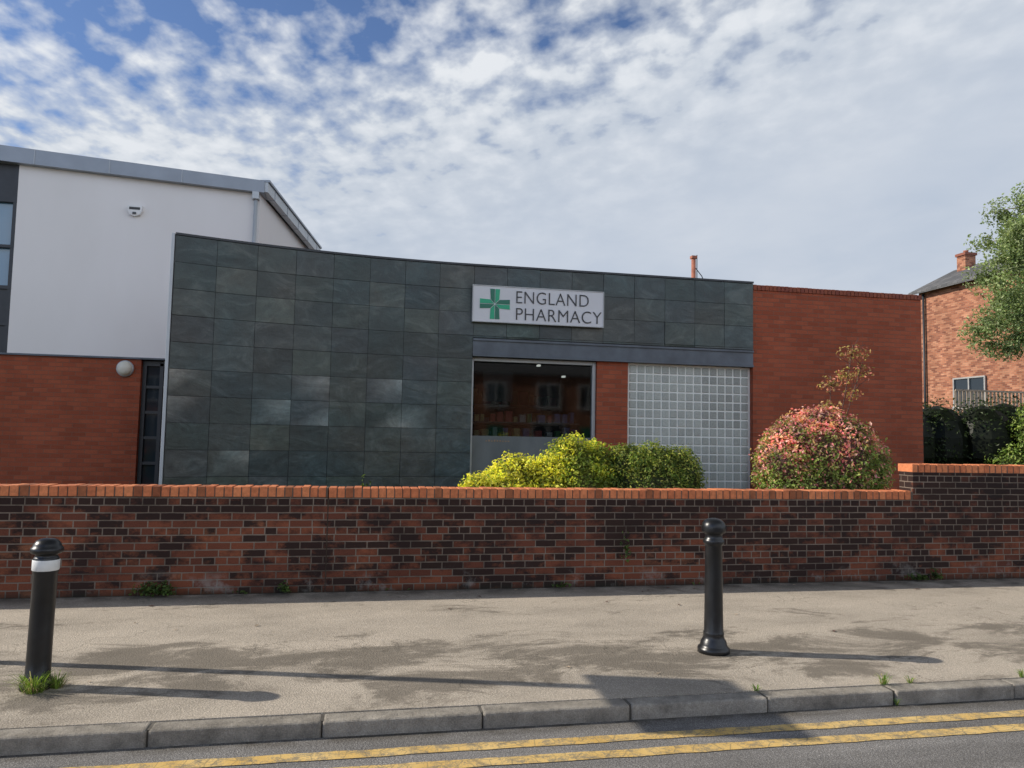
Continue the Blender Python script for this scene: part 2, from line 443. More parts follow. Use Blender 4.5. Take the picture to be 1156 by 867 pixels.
wn=mk('window',bv(1.66,3.61,11.70,11.71,.35,2.75),BF,M['glass'],ph)
FR=[(1.602,1.64,11.66,11.76,.25,2.83),(3.61,3.668,11.655,11.765,.25,2.83),(1.64,3.61,11.66,11.76,2.77,2.83),(1.64,3.61,11.66,11.76,.25,.35)]
subboxes('frame',FR,M['alu'],wn,.004)
subboxes('frosted_film',[(1.645,3.605,11.690,11.694,.36,1.58)],M['frost'],wn)
for i in range(9): subboxes('printed_mark',[(1.86+i*.045,1.885+i*.045,11.684,11.688,1.49,1.49+random.choice((.018,.024,.03)))],M['dullprint'],wn)
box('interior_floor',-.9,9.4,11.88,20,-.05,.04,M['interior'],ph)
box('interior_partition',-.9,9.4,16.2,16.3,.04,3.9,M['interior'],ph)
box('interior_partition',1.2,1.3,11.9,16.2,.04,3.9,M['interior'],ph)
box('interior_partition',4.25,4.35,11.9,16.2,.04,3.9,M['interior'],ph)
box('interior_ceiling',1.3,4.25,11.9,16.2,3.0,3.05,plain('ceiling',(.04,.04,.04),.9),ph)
for zsh in (.5,.95,1.4,1.85,2.25):
    G=[(1.5,4.1,15.6,16.1,zsh-.03,zsh,(.3,.3,.28))]
    x=1.55
    while x<4.0:
        w=random.uniform(.06,.2);h=random.uniform(.12,.33)
        cc=random.choice([(.5,.5,.5),(.1,.2,.4),(.4,.1,.08),(.5,.4,.1),(.1,.3,.2),(.6,.6,.6),(.2,.05,.1)])
        G.append((x,x+w,15.65,15.9,zsh,zsh+h,cc));x+=w+random.uniform(.01,.07)
    boxes('shelf_of_goods',G,M['stock'],ph)
for zsh in (1.55,1.82):
    G=[];x=1.75
    while x<3.5:
        w=random.uniform(.05,.12);G.append((x,x+w,12.2,12.35,zsh,zsh+random.uniform(.08,.2),random.choice([(.5,.5,.5),(.12,.2,.45),(.6,.1,.08),(.5,.45,.2),(.1,.3,.1)])));x+=w+random.uniform(.02,.12)
    G.append((1.7,3.55,12.18,12.4,zsh-.02,zsh,(.15,.15,.15)))
    boxes('shelf_of_goods',G,M['stock'],ph)
for b in [(3.44,3.49,12.9,13.0,2.66,2.69),(3.2,3.26,13.9,14.0,2.94,2.97)]: boxes('ceiling_light',[b],M['emit'],ph)
box('hanging_panel',1.85,2.35,12.0,12.03,2.15,2.65,M['darkframe'],ph)
# glass blocks
gb=box('glass_block_panel',4.21,6.428,11.66,11.74,-.05,2.834,plain('block_grout',(.82,.83,.78),.8,var=.06),ph)
L=[];px=(6.40-4.24)/15
for i in range(15):
    for j in range(19):
        x0=4.24+i*px;z1=2.81-j*.147
        g=random.uniform(.41,.51)
        if i>8 and j<7: g*=random.uniform(.72,.95)
        L.append((x0+.012,x0+px-.012,11.646+random.uniform(0,.003),11.70,max(.0,z1-.147+.011),z1-.011,(g*.96,g*1.01,g*.92)))
boxes('glass_blocks',L,M['block'],gb,origin=WL[gb.name],bevel=.008)
box('brick_sill',4.21,6.428,11.60,11.659,-.05,.12,M['newbrick'],ph)

# ---------------------------------------------------------------- shop sign
sg=root('shop_sign',(2.645,11.5,3.39),"white rectangular shop sign with green cross fixed on slate wall","sign")
box('sign_board',1.575,3.72,11.46,11.52,3.385,3.95,M['signwhite'],sg,bevel=.004)
FRs=[(1.565,3.73,11.45,11.53,3.95,3.962),(1.565,3.73,11.45,11.53,3.373,3.385),(1.565,1.575,11.45,11.53,3.385,3.95),(3.72,3.73,11.45,11.53,3.385,3.95)]
boxes('sign_frame',FRs,M['alu'],sg)
def text(body,x0,x1,z0,z1,y,mat,parent,name):
    cu=bpy.data.curves.new(name,'FONT');cu.body=body;cu.extrude=.004;cu.space_character=1.04;cu.offset=-.012
    t=bpy.data.objects.new(name,cu);col.objects.link(t)
    dg=bpy.context.evaluated_depsgraph_get();dg.update()
    me=bpy.data.meshes.new_from_object(t.evaluated_get(dg))
    v=np.array([x.co[:] for x in me.vertices]);mn=v.min(0);mx=v.max(0)
    bpy.data.objects.remove(t)
    fs=[tuple(p.vertices) for p in me.polygons]
    W=np.zeros_like(v)
    W[:,0]=x0+(v[:,0]-mn[0])/(mx[0]-mn[0])*(x1-x0)
    W[:,2]=z0+(v[:,1]-mn[1])/(mx[1]-mn[1])*(z1-z0)
    W[:,1]=y-(v[:,2]-mn[2])
    return mk(name,W,fs,mat,parent)
text("ENGLAND",2.27,3.47,3.70,3.895,11.458,M['ink'],sg,'lettering')
text("PHARMACY",2.27,3.69,3.43,3.625,11.458,M['ink'],sg,'lettering')
cx,cz=1.925,3.668
def poly(L,y=11.452):
    V=[];F=[]
    for P in L:
        k=len(V);m=len(P)
        V+=[(cx+a,y,cz+b) for a,b in P]+[(cx+a,11.462,cz+b) for a,b in P]
        F.append(tuple(range(k,k+m)));F+=[(k+i,k+(i+1)%m,k+m+(i+1)%m,k+m+i) for i in range(m)]
    return V,F
A=[];B=[]
def rot(P,q):
    c,s=[(1,0),(0,1),(-1,0),(0,-1)][q];return [(a*c-b*s,a*s+b*c) for a,b in P]
for q in range(4):
    A.append(rot([(.005,.012),(.068,.074),(.078,.24),(.005,.24)],q))
    B.append(rot([(-.005,.012),(-.005,.24),(-.078,.24),(-.068,.074)],q))
V,F=poly(A);mk('green_cross',V,F,M['green'],sg);V,F=poly(B);mk('green_cross',V,F,M['deepgreen'],sg)

# ---------------------------------------------------------------- left building
lb=root('health_centre_building',(-5,14,0),"white rendered two storey building with red brick ground floor","building")
V=[(-6.08,14,2.83),(-2.07,14,2.83),(-2.07,14,5.93),(-6.08,14,6.12),(-6.08,20,2.83),(-1.3,20,2.83),(-1.3,20,6.0),(-6.08,20,6.12)]
F=[(0,1,2,3),(1,5,6,2),(5,4,7,6),(4,0,3,7),(3,2,6,7),(0,4,5,1)]
mk('upper_wall',V,F,M['render'],lb)
box('lower_wall',-14,-3.95,14.03,20,-.1,2.80,M['newbrick'],lb)
box('lower_wall',-3.95,-2.07,14.25,20,-.1,2.80,M['darkframe'],lb)
box('drip_trim',-14,-2.07,13.985,14.1,2.802,2.832,M['steel'],lb)
box('upper_wall',-14,-7.6,14,20,2.83,6.2,M['render'],lb)
gl=box('window',-7.6,-6.08,14.08,14.12,2.83,6.12,M['blueglass'],lb)
each('panel',[(-7.6,-6.08,14.03,14.07,5.5,6.12),(-7.6,-6.08,14.03,14.07,2.835,3.95)],M['darkframe'],gl)
subboxes('frame',[(-6.14,-6.082,14.0,14.08,2.835,6.12),(-7.6,-6.08,13.995,14.08,3.93,3.99),(-7.6,-6.08,13.995,14.08,4.65,4.7),(-7.6,-6.08,13.995,14.08,5.45,5.51),(-7.6,-6.08,13.995,14.08,3.3,3.35)],M['darkframe'],gl)
def zf(x): return 5.925+(-1.98-x)*.046
def zt(x): return 6.145+(-1.98-x)*.058
V=[(-14,13.86,zf(-14)),(-1.98,13.86,zf(-1.98)),(-1.98,13.86,zt(-1.98)),(-14,13.86,zt(-14)),(-14,14.3,zf(-14)),(-1.98,14.3,zf(-1.98)),(-1.98,14.3,zt(-1.98)),(-14,14.3,zt(-14))]
rf=mk('roof',[(-14,14.28,zt(-14)-.02),(-2.0,14.28,zt(-2)-.02),(-1.35,18.6,6.14),(-14,24,7.2),(-14,14.28,zt(-14)-.1),(-2.0,14.28,zt(-2)-.1),(-1.35,18.6,6.0),(-14,24,7.0)],[(0,1,2,3),(7,6,5,4),(0,4,5,1),(1,5,6,2),(2,6,7,3),(3,7,4,0)],M['fascia'],lb)
mk('fascia',V,[(0,1,2,3),(1,5,6,2),(3,2,6,7),(0,4,5,1)],M['fascia'],rf,origin=WL[rf.name])
x=-7
while x<-2.2:
    subboxes('fascia_seam',[(x,x+.010,13.852,13.858,zf(x)+.005,zt(x)-.01)],M['fascialight'],rf);x+=1.2
A0=Vector((-1.98,13.88,6.03));A1=Vector((-1.33,18.6,6.0))
V=[];F=[]
def seg(p,q,w,h,up=0):
    d=(q-p).normalized();s=Vector((d.y,-d.x,0))*w;z=Vector((0,0,h));k=len(V);u=Vector((0,0,up))
    for a in (p,q):
        for t in (-s-z,s-z,s+z,-s+z): V.append(tuple(a+t+u))
    F.extend([(k,k+1,k+2,k+3),(k+7,k+6,k+5,k+4),(k,k+4,k+5,k+1),(k+1,k+5,k+6,k+2),(k+2,k+6,k+7,k+3),(k+3,k+7,k+4,k)])
seg(A0,A1,.06,.09);mk('gutter',V,F,M['fascialight'],lb)
V=[];F=[]
seg(A0+Vector((0,0,.115)),A1+Vector((0,0,.115)),.09,.02)
for i in range(5):
    p=A0.lerp(A1,(i+.5)/5);q=A0.lerp(A1,(i+.53)/5);seg(p,q,.066,.094)
mk('gutter_ribs',V,F,M['fascia'],lb)
tube('downpipe',[(-2.13,13.93,5.93),(-2.13,13.93,3.0),(-2.13,13.93,.3)],.035,M['fascialight'],lb)
box('hopper',-2.19,-2.07,13.86,13.99,5.80,5.94,M['fascialight'],lb,bevel=.008)
dr=box('door',-3.93,-3.0,14.18,14.22,.02,2.75,M['darkglass'],lb)
subboxes('frame',[(-3.945,-3.88,14.12,14.2,.02,2.79),(-3.66,-3.60,14.12,14.2,.02,2.75),(-3.88,-2.1,14.12,14.2,2.70,2.79)]+[(-3.88,-3.0,14.13,14.2,z,z+.05) for z in (.5,.95,1.4,1.85,2.3)],M['darkframe'],dr)
wl=root('wall_lamp',(-4.2,14.03,2.63),"round pale bulkhead lamp on the brick wall","lamp")
def lathey(name,prof,cx,cz,mat,parent,seg=28):
    V=[];F=[]
    for r,y in prof:
        for i in range(seg):
            t=2*math.pi*i/seg;V.append((cx+r*math.cos(t),y,cz+r*math.sin(t)))
    for j in range(len(prof)-1):
        for i in range(seg):
            a=j*seg+i;b=j*seg+(i+1)%seg;F.append((a,b,b+seg,a+seg))
    F.append(tuple(range((len(prof)-1)*seg,len(prof)*seg)))
    return mk(name,V,F,mat,parent,smooth=True)
lathey('base_ring',[(.14,14.03),(.145,14.0),(.14,13.975),(.127,13.97)],-4.2,2.63,M['fascialight'],wl)
lathey('lamp_shade',[(.127,13.975),(.122,13.945),(.105,13.915),(.075,13.895),(.04,13.885),(.005,13.882)],-4.2,2.63,M['lamp'],wl)
al=root('alarm_box',(-4.17,14,5.4),"white alarm siren box with dark mark on the white wall","alarm")
P=[(-4.29,5.53),(-4.05,5.53),(-4.05,5.44),(-4.09,5.37),(-4.17,5.34),(-4.25,5.37),(-4.29,5.44)]
V=[(x,13.93,z) for x,z in P]+[(x,14.0,z) for x,z in P];m_=len(P)
mk('alarm_case',V,[tuple(range(m_))]+[(i,i+m_,(i+1)%m_+m_,(i+1)%m_) for i in range(m_)],M['white'],al)
P=[(-4.26,5.50),(-4.08,5.50),(-4.08,5.455),(-4.26,5.455)]
mk('alarm_label',[(x,13.926,z) for x,z in P],[(0,1,2,3)],M['ink'],al)
box('alarm_lamp',-4.2,-4.14,13.91,13.929,5.37,5.41,M['darkglass'],al,bevel=.005)

# ---------------------------------------------------------------- far brick house
fh=root('brick_house',(27.3,25,0),"older red brick house with dark slate roof and chimney","house")
box('wall',25.15,29.5,19,30,-.1,8.6,M['oldbrick'],fh)
ax,bx_,cx2=24.8,27.3,29.8
V=[(ax,18.7,8.5),(bx_,18.7,9.75),(cx2,18.7,8.5),(ax,30.25,8.5),(bx_,30.25,9.75),(cx2,30.25,8.5),(ax,18.7,8.62),(bx_,18.7,9.88),(cx2,18.7,8.62),(ax,30.25,8.62),(bx_,30.25,9.88),(cx2,30.25,8.62)]
n=NT('roof_tiles');sp=n.new('ShaderNodeSeparateXYZ');n.l(n.pos(),sp.inputs[0]);cb=n.new('ShaderNodeCombineXYZ');n.l(sp.outputs[1],cb.inputs[0]);n.l(sp.outputs[2],cb.inputs[1])
b=n.new('ShaderNodeTexBrick');n.l(cb.outputs[0],b.inputs['Vector']);b.inputs['Scale'].default_value=1;b.inputs['Brick Width'].default_value=.3;b.inputs['Row Height'].default_value=.14;b.inputs['Mortar Size'].default_value=.008
b.inputs['Color1'].default_value=(.08,.083,.09,1);b.inputs['Color2'].default_value=(.15,.15,.155,1);b.inputs['Mortar'].default_value=(.03,.03,.03,1)
M['tiles']=n.fin(b.outputs['Color'],.8)
F=[(6,7,10,9),(7,8,11,10),(1,0,3,4),(2,1,4,5),(0,1,7,6),(1,2,8,7),(4,3,9,10),(5,4,10,11),(0,6,9,3),(2,5,11,8)]
rr=mk('roof',V,F,M['tiles'],fh)
mk('gable',[(25.15,29.99,8.55),(29.5,29.99,8.55),(27.3,29.99,9.7)],[(0,1,2)],M['oldbrick'],fh)
mk('gable',[(25.15,19.01,8.55),(29.5,19.01,8.55),(27.3,19.01,9.7)],[(0,1,2)],M['oldbrick'],fh)
mk('chimney',bv(26.75,27.3,28.95,29.45,9.3,10.38),BF,M['oldbrick'],rr,origin=WL[rr.name])
boxes('chimney_cap',[(26.70,27.35,28.9,29.5,10.3,10.42,(.25,.09,.06))],M['coping'],rr,origin=WL[rr.name])
lathe('chimney_pot',[(.11,10.42),(.10,10.52),(.12,10.56)],27.02,29.2,M['terracotta'],rr)
hw=box('window',25.11,25.15,26.3,27.9,3.2,4.4,M['darkglass'],fh)
subboxes('frame',[(25.05,25.12,26.24,26.3,3.2,4.4),(25.05,25.12,27.9,27.96,3.2,4.4),(25.05,25.12,27.07,27.13,3.2,4.4),(25.05,25.12,26.24,27.96,4.4,4.46),(25.03,25.12,26.2,28.0,3.1,3.2)],M['greyframe'],hw)
tube('downpipe',[(25.05,29.6,8.5),(25.05,29.6,4),(25.05,29.6,.1)],.05,M['darkframe'],fh)
fn=root('timber_fence',(21,20,0),"pale timber lattice fence behind the hedge","fence")
L=[]
for i in range(50):
    x=18+i*.14;L.append((x,x+.08,20.0,20.02,.1,3.28,(1,1,1)))
for z in (2.3,2.75,3.25): L.append((18,25.0,19.97,19.998,z,z+.06,(1,1,1)))
boxes('panel',L,M['fencewood'],fn)
up=root('utility_pole',(13.86,30,0),"reddish brown pole with small aerial above the shop roof","pole")
tube('post',[(13.86,30,0),(13.86,30,5),(13.86,30,9.5)],.1,M['terracotta'],up)
box('cap',13.74,13.98,29.88,30.12,9.5,9.62,M['terracotta'],up)
tube('aerial',[(14.02,30,8.2),(14.02,30,9.68)],.02,M['darkframe'],up)
tube('aerial',[(13.86,30,9.2),(14.25,30,8.75),(14.4,30,8.4)],.02,M['darkframe'],up)

# ---------------------------------------------------------------- bollards
def bollard(x,y,h,prof,band,label,lean=0):
    b=root('bollard',(x,y,0),label,"bollard","bollards along the pavement edge")
    lathe('post',[(r,z*h) for r,z in prof],x,y,M['black'],b)
    if band:
        z0,z1,r=band;lathe('reflective_band',[(r,z0),(r+.002,z0+.003),(r+.002,z1-.003),(r,z1)],x,y,M['band'],b,cap=False)
    b.rotation_euler=(0,lean,0)
    return b
pR=[(.118,0),(.12,.02),(.118,.035),(.105,.045),(.10,.06),(.093,.085),(.083,.10),(.078,.115),(.076,.13),(.078,.14),(.076,.15),(.072,.16),(.069,.3),(.065,.6),(.063,.79),(.067,.80),(.078,.812),(.080,.825),(.076,.84),(.066,.85),(.064,.875),(.07,.885),(.086,.892),(.090,.905),(.091,.93),(.086,.955),(.072,.978),(.05,.992),(.02,.999),(.002,1)]
pL=[(.095,0),(.095,.03),(.085,.05),(.070,.07),(.068,.2),(.067,.5),(.067,.76),(.071,.77),(.071,.865),(.066,.872),(.061,.882),(.063,.893),(.080,.898),(.090,.906),(.091,.925),(.088,.936),(.080,.944),(.076,.958),(.062,.982),(.040,.995),(.002,1)]
bollard(2.62,5.30,1.0,pR,None,"black cast iron bollard with flared foot on the pavement")
bollard(-1.935,5.12,.905,pL,(.710,.775,.073),"black bollard with white band and weeds around its foot",.012)
sp_=root('street_sign_post',(-2.8,5.78,0),"grey steel post carrying a small rectangular traffic plate","sign")
tube('post',[(-2.8,5.78,0),(-2.8,5.78,1.6),(-2.8,5.78,3.36)],.045,M['fascia'],sp_)
box('plate',-2.858,-2.848,5.28,6.04,2.74,3.34,M['white'],sp_)
# ---------------------------------------------------------------- opposite terrace (seen in the shop window)
TY=-22
th=root('terraced_house',(-12,TY,0),"red brick terraced house across the street","house","terraced houses across the street")
parts=[]
parts.append(box('wall',-15,-9.02,TY-6,TY,-.1,5.4,M['oldbrick'],th))
V=[(-15,TY+.3,5.4),(-9.02,TY+.3,5.4),(-9.02,TY-3,7.6),(-15,TY-3,7.6),(-9.02,TY-6.3,5.4),(-15,TY-6.3,5.4)]
parts.append(mk('roof',V,[(0,1,2,3),(3,2,4,5),(0,3,5),(1,4,2)],M['tiles'],th))
def hwin(x0,x1,z0,z1):
    w=box('window',x0,x1,TY+.01,TY+.04,z0,z1,M['darkglass'],th)
    f=subboxes('frame',[(x0-.06,x0,TY+.02,TY+.1,z0,z1),(x1,x1+.06,TY+.02,TY+.1,z0,z1),(x0-.06,x1+.06,TY+.02,TY+.1,z1,z1+.08),(x0-.1,x1+.1,TY+.02,TY+.15,z0-.1,z0),((x0+x1)/2-.03,(x0+x1)/2+.03,TY+.03,TY+.1,z0,z1)],M['white'],w)
    return w,f
wf=[hwin(-14.3,-12.3,.9,2.4),hwin(-14.0,-12.6,3.4,4.8),hwin(-11.3,-10.1,3.4,4.8)]
dd=box('door',-11.2,-10.2,TY+.01,TY+.05,0,2.2,M['deepgreen'],th)
for k_ in range(1,8):
    nr=th.copy();nr.location=(th.location.x+6*k_+.5,th.location.y,0);col.objects.link(nr)
    for p in parts+[dd]:
        q=p.copy();q.parent=nr;col.objects.link(q)
    for w,f in wf:
        q=w.copy();q.parent=nr;col.objects.link(q)
        g=f.copy();g.parent=q;col.objects.link(g)

# ---------------------------------------------------------------- foliage
def foliage(name,lobes,n,size,pal,parent=None,origin=None,shell=.55,cut=.0,cf=2.2,tone=.35,aspect=.55,core=None,up=.3,pal_fn=None,seed=0,rj=.05):
    r=np.random.default_rng(seed)
    L=np.array([[*c,*rd] for c,rd in lobes],float)
    w=(L[:,3]*L[:,4]*L[:,5])**(2/3);w/=w.sum()
    idx=r.choice(len(L),n,p=w)
    d=r.normal(size=(n,3));d/=np.linalg.norm(d,axis=1)[:,None]
    rad=1-(1-shell)*r.random(n)**1.3
    P0=L[idx,:3]+d*L[idx,3:]
    bulge=np.array([noise.noise(Vector(p)*7+Vector((seed,3,0))) for p in P0])
    P=L[idx,:3]+d*L[idx,3:]*(rad*(1+r.normal(0,rj,n)+bulge*rj*2.2))[:,None]
    keep=np.ones(n,bool)
    for k in range(len(L)):
        q=((P-L[k,:3])/L[k,3:]);s=(q**2).sum(1)
        keep&=~((s<(shell*.75)**2)&(idx!=k))
    keep&=P[:,2]>.03
    nz=np.array([noise.noise(Vector(p)*cf+Vector((seed,0,0))) for p in P])
    if cut: keep&=(nz>-cut)
    P=P[keep];d=d[keep];rad=rad[keep];nz=nz[keep];bulge=bulge[keep];m=len(P)
    nrm=d*.9+r.normal(size=(m,3))*.7;nrm[:,2]+=up;nrm/=np.linalg.norm(nrm,axis=1)[:,None]
    a=r.normal(size=(m,3));t=np.cross(nrm,a);t/=np.linalg.norm(t,axis=1)[:,None];s=np.cross(nrm,t)
    sz=size*r.uniform(.6,1.35,m)[:,None]
    fold=nrm*sz*.18
    V=np.stack([P-t*sz*.5,P+s*sz*aspect*.5+fold-t*sz*.05,P+t*sz*.55,P-s*sz*aspect*.5+fold-t*sz*.05],1).reshape(-1,3)
    pal=np.array(pal)
    ci=pal[r.integers(0,len(pal),m)]
    if pal_fn is not None: ci=pal_fn(P,ci,r,nz)
    b=(1+tone*np.clip(nz*1.6+bulge*1.6,-1,1))*r.uniform(.78,1.25,m)*(.5+.5*np.clip((rad-shell)/(1-shell),0,1.1))  # inner leaves painted darker with depth, shading put into the leaf colour
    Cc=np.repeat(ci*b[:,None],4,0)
    F=np.arange(4*m).reshape(-1,4)
    F3=[]
    for f in F.tolist(): F3+=[(f[0],f[1],f[2]),(f[0],f[2],f[3])]
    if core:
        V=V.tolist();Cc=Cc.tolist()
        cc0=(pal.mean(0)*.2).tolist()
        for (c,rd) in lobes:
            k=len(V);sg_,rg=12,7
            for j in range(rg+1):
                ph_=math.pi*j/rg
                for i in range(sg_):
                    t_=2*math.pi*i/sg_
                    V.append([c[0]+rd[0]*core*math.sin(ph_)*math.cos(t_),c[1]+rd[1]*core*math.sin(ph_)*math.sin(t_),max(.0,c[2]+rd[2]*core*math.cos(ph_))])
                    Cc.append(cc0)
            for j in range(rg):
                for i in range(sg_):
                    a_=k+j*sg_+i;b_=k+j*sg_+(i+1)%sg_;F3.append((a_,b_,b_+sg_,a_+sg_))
    return mk(name,V,F3,M['leaf'],parent,origin,colors=np.array(Cc))
YL=[(.92,.82,.08),(.80,.76,.08),(.95,.86,.16),(.70,.72,.08),(.34,.42,.06)]
GR=[(.15,.22,.045),(.20,.28,.05),(.34,.38,.08),(.10,.16,.035),(.48,.48,.11)]
def plant(name,lobes,n,size,pal,label,cat,group=None,stems=4,**kw):
    c=lobes[0][0];rt=root(name,(c[0],c[1],0),label,cat,group)
    foliage('foliage',lobes,n,size,pal,rt,**kw)
    for i in range(stems):
        L_=lobes[i%len(lobes)]
        x,y,z=L_[0]
        tube('stem',[(x+random.uniform(-.1,.1),y,0),(x,y,z*.5),(x+random.uniform(-.1,.1),y+.05,z)],.02,M['twig'],rt,seg=6)
    return rt
G1="garden bushes behind the wall"
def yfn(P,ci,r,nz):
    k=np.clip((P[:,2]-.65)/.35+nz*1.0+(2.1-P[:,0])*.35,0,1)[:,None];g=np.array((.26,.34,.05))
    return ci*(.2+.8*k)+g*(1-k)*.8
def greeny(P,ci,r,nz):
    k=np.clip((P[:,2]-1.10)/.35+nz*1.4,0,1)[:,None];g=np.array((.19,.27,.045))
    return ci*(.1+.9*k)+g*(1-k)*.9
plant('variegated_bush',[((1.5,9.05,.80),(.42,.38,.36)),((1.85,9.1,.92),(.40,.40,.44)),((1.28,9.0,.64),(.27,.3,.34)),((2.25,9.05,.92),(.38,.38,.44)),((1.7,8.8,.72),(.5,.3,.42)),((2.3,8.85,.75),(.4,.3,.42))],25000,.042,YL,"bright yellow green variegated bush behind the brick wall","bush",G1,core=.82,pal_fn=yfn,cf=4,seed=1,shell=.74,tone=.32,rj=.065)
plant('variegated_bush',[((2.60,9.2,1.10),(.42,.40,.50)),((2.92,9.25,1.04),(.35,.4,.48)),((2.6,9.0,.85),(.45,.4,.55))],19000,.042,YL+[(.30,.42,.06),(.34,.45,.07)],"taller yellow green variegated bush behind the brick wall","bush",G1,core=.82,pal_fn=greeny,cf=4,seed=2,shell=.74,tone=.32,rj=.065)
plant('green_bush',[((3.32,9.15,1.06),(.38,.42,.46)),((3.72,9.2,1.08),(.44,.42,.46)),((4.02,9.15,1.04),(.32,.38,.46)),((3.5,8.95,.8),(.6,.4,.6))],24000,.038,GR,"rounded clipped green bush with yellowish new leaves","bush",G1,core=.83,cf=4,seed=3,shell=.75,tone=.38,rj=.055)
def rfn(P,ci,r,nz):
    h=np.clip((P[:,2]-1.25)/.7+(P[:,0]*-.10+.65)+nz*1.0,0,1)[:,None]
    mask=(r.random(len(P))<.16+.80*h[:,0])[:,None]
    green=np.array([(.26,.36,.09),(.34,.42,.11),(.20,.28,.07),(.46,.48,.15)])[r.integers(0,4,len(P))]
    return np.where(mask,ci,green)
RP=[(.84,.29,.31),(.88,.40,.41),(.74,.21,.22),(.90,.56,.49),(.72,.46,.26),(.60,.40,.18)]
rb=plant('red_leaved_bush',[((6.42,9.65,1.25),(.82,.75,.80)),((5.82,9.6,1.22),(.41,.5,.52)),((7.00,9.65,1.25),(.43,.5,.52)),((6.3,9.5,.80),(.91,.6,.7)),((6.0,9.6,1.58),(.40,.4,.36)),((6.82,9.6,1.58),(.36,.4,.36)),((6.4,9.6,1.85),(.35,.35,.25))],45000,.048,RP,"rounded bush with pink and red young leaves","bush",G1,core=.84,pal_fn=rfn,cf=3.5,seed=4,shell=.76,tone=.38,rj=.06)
for k,(x0,x1,zt_,nn,sp2) in enumerate([(6.72,6.95,3.02,260,.26),(6.6,6.58,2.55,190,.18),(6.8,7.1,2.75,130,.17)]):
    pts=[(x0,9.65,1.8),(x0*.6+x1*.4,9.65,2.2),(x1,9.62,zt_)]
    tube('shoot',pts,.008,M['twig'],rb,seg=5)
    lob=[((x1,9.62,zt_-.12),(sp2,.18,.13)),(((x0+x1)/2,9.64,zt_-.45),(sp2*.8,.15,.12))]
    foliage('foliage',lob,nn,.05,[(.65,.45,.2),(.7,.27,.2),(.5,.42,.14)],rb,shell=.1,seed=20+k)
    for i in range(6):
        t=random.uniform(.4,1);p=Vector(pts[0]).lerp(Vector(pts[2]),t)
        tube('shoot',[tuple(p),tuple(p+Vector((random.uniform(-.24,.24),random.uniform(-.1,.1),random.uniform(.05,.2))))],.004,M['twig'],rb,seg=4)
plant('low_shrub',[((-5.0,8.9,.75),(.35,.3,.42)),((-4.5,8.9,.62),(.4,.3,.4))],2500,.05,[(.06,.10,.03),(.09,.14,.04)],"low dark green shrub just behind the wall","shrub",None,core=.7,seed=5,stems=2)
plant('low_shrub',[((.0,8.7,.75),(.09,.09,.42))],160,.05,[(.06,.10,.03),(.09,.14,.04)],"thin sprig of greenery just behind the wall","shrub",None,seed=6,stems=1,shell=.2)
DG=[(.03,.05,.018),(.05,.08,.028),(.07,.105,.035),(.02,.035,.012)]
lob=[]
for i in range(9):
    lob.append(((13.6+i*1.0+random.uniform(-.2,.2),16.6+random.uniform(-.3,.3),1.5),(.95,1.0,1.42+random.uniform(-.15,.12))))
plant('evergreen_hedge',lob,26000,.085,DG,"tall dark evergreen hedge beyond the shop","hedge",None,core=.85,cut=.36,cf=2,seed=7,stems=5)
plant('laurel_bush',[((16.3,15.3,1.75),(.8,.8,1.05)),((17.0,15.2,1.4),(1.2,.8,1.2)),((15.6,15.4,.8),(.8,.7,.8))],14000,.08,[(.20,.30,.06),(.28,.38,.09),(.12,.20,.04),(.38,.46,.13)],"bright green leafy bush in front of the dark hedge","bush",G1,core=.75,cut=.35,cf=2.5,seed=8)

# tree
tr=root('birch_tree',(16.3,14.2,0),"leafy birch tree with light drooping crown","tree")
T=[(16.3,14.2,0),(16.2,14.2,1.5),(16.0,14.15,3),(15.8,14.1,4.8),(15.6,14.1,6.9)]
tube('trunk',T,.1,M['bark'],tr,radii=[.16,.13,.11,.08,.03])
tips=[]
for i in range(24):
    t=random.uniform(.60,1);k=t*4;j=min(3,int(k));p=Vector(T[j]).lerp(Vector(T[j+1]),k-j)
    a=random.uniform(0,2*math.pi);ln=random.uniform(.9,1.75)*(1.3-.5*t)
    d=Vector((math.cos(a),math.sin(a),random.uniform(.25,.8)))
    q=p+d*ln*.6;e_=q+Vector((d.x*ln*.5,d.y*ln*.5,-.1))
    tube('limb',[tuple(p),tuple(q),tuple(e_)],.02,M['bark'],tr,seg=6,radii=[.035,.02,.008])
    tips+=[q,e_]
for e_ in [(13.6,14,4.4),(13.8,14,4.0),(14.0,14,5.4),(14.4,14,6.2)]:
    p=Vector((15.8,14.1,e_[2]-.2));e_=Vector(e_);tube('limb',[tuple(p),tuple(p.lerp(e_,.5)+Vector((0,0,.25))),tuple(e_)],.02,M['bark'],tr,seg=6,radii=[.035,.02,.006])
lob=[]
for p in tips: lob.append(((p.x,p.y,max(3.9,p.z+random.uniform(-.1,.1))),(random.uniform(.35,.6),random.uniform(.35,.6),random.uniform(.3,.5))))
for c in [(13.85,14.0,4.7),(13.5,14,4.35),(13.3,14,4.1),(13.55,14,3.8),(14.05,14,3.75),(13.9,14,5.2),(14.05,14.1,5.85),(14.35,14,6.5),(14.7,14,7.0),(15.1,14,7.4),(14.6,14,4.6),(14.5,13.9,5.3),(14.9,13.9,4.1),(15.0,14,5.6),(15.5,14,6.6),(15.4,14,3.9),(13.9,14.2,4.2),(14.5,14,4.0),(14.3,14,5.6),(14.7,14,6.1),(15.6,14.1,7.5),(13.9,14,4.9),(15.0,14,4.9),(14.2,13.8,4.4),(14.1,14.1,5.0),(14.8,14,6.6),(14.9,14.1,4.5),(14.4,14.1,5.9),(14.2,13.9,4.0)]:
    lob.append((c,(random.uniform(.32,.50),.5,random.uniform(.26,.42))))
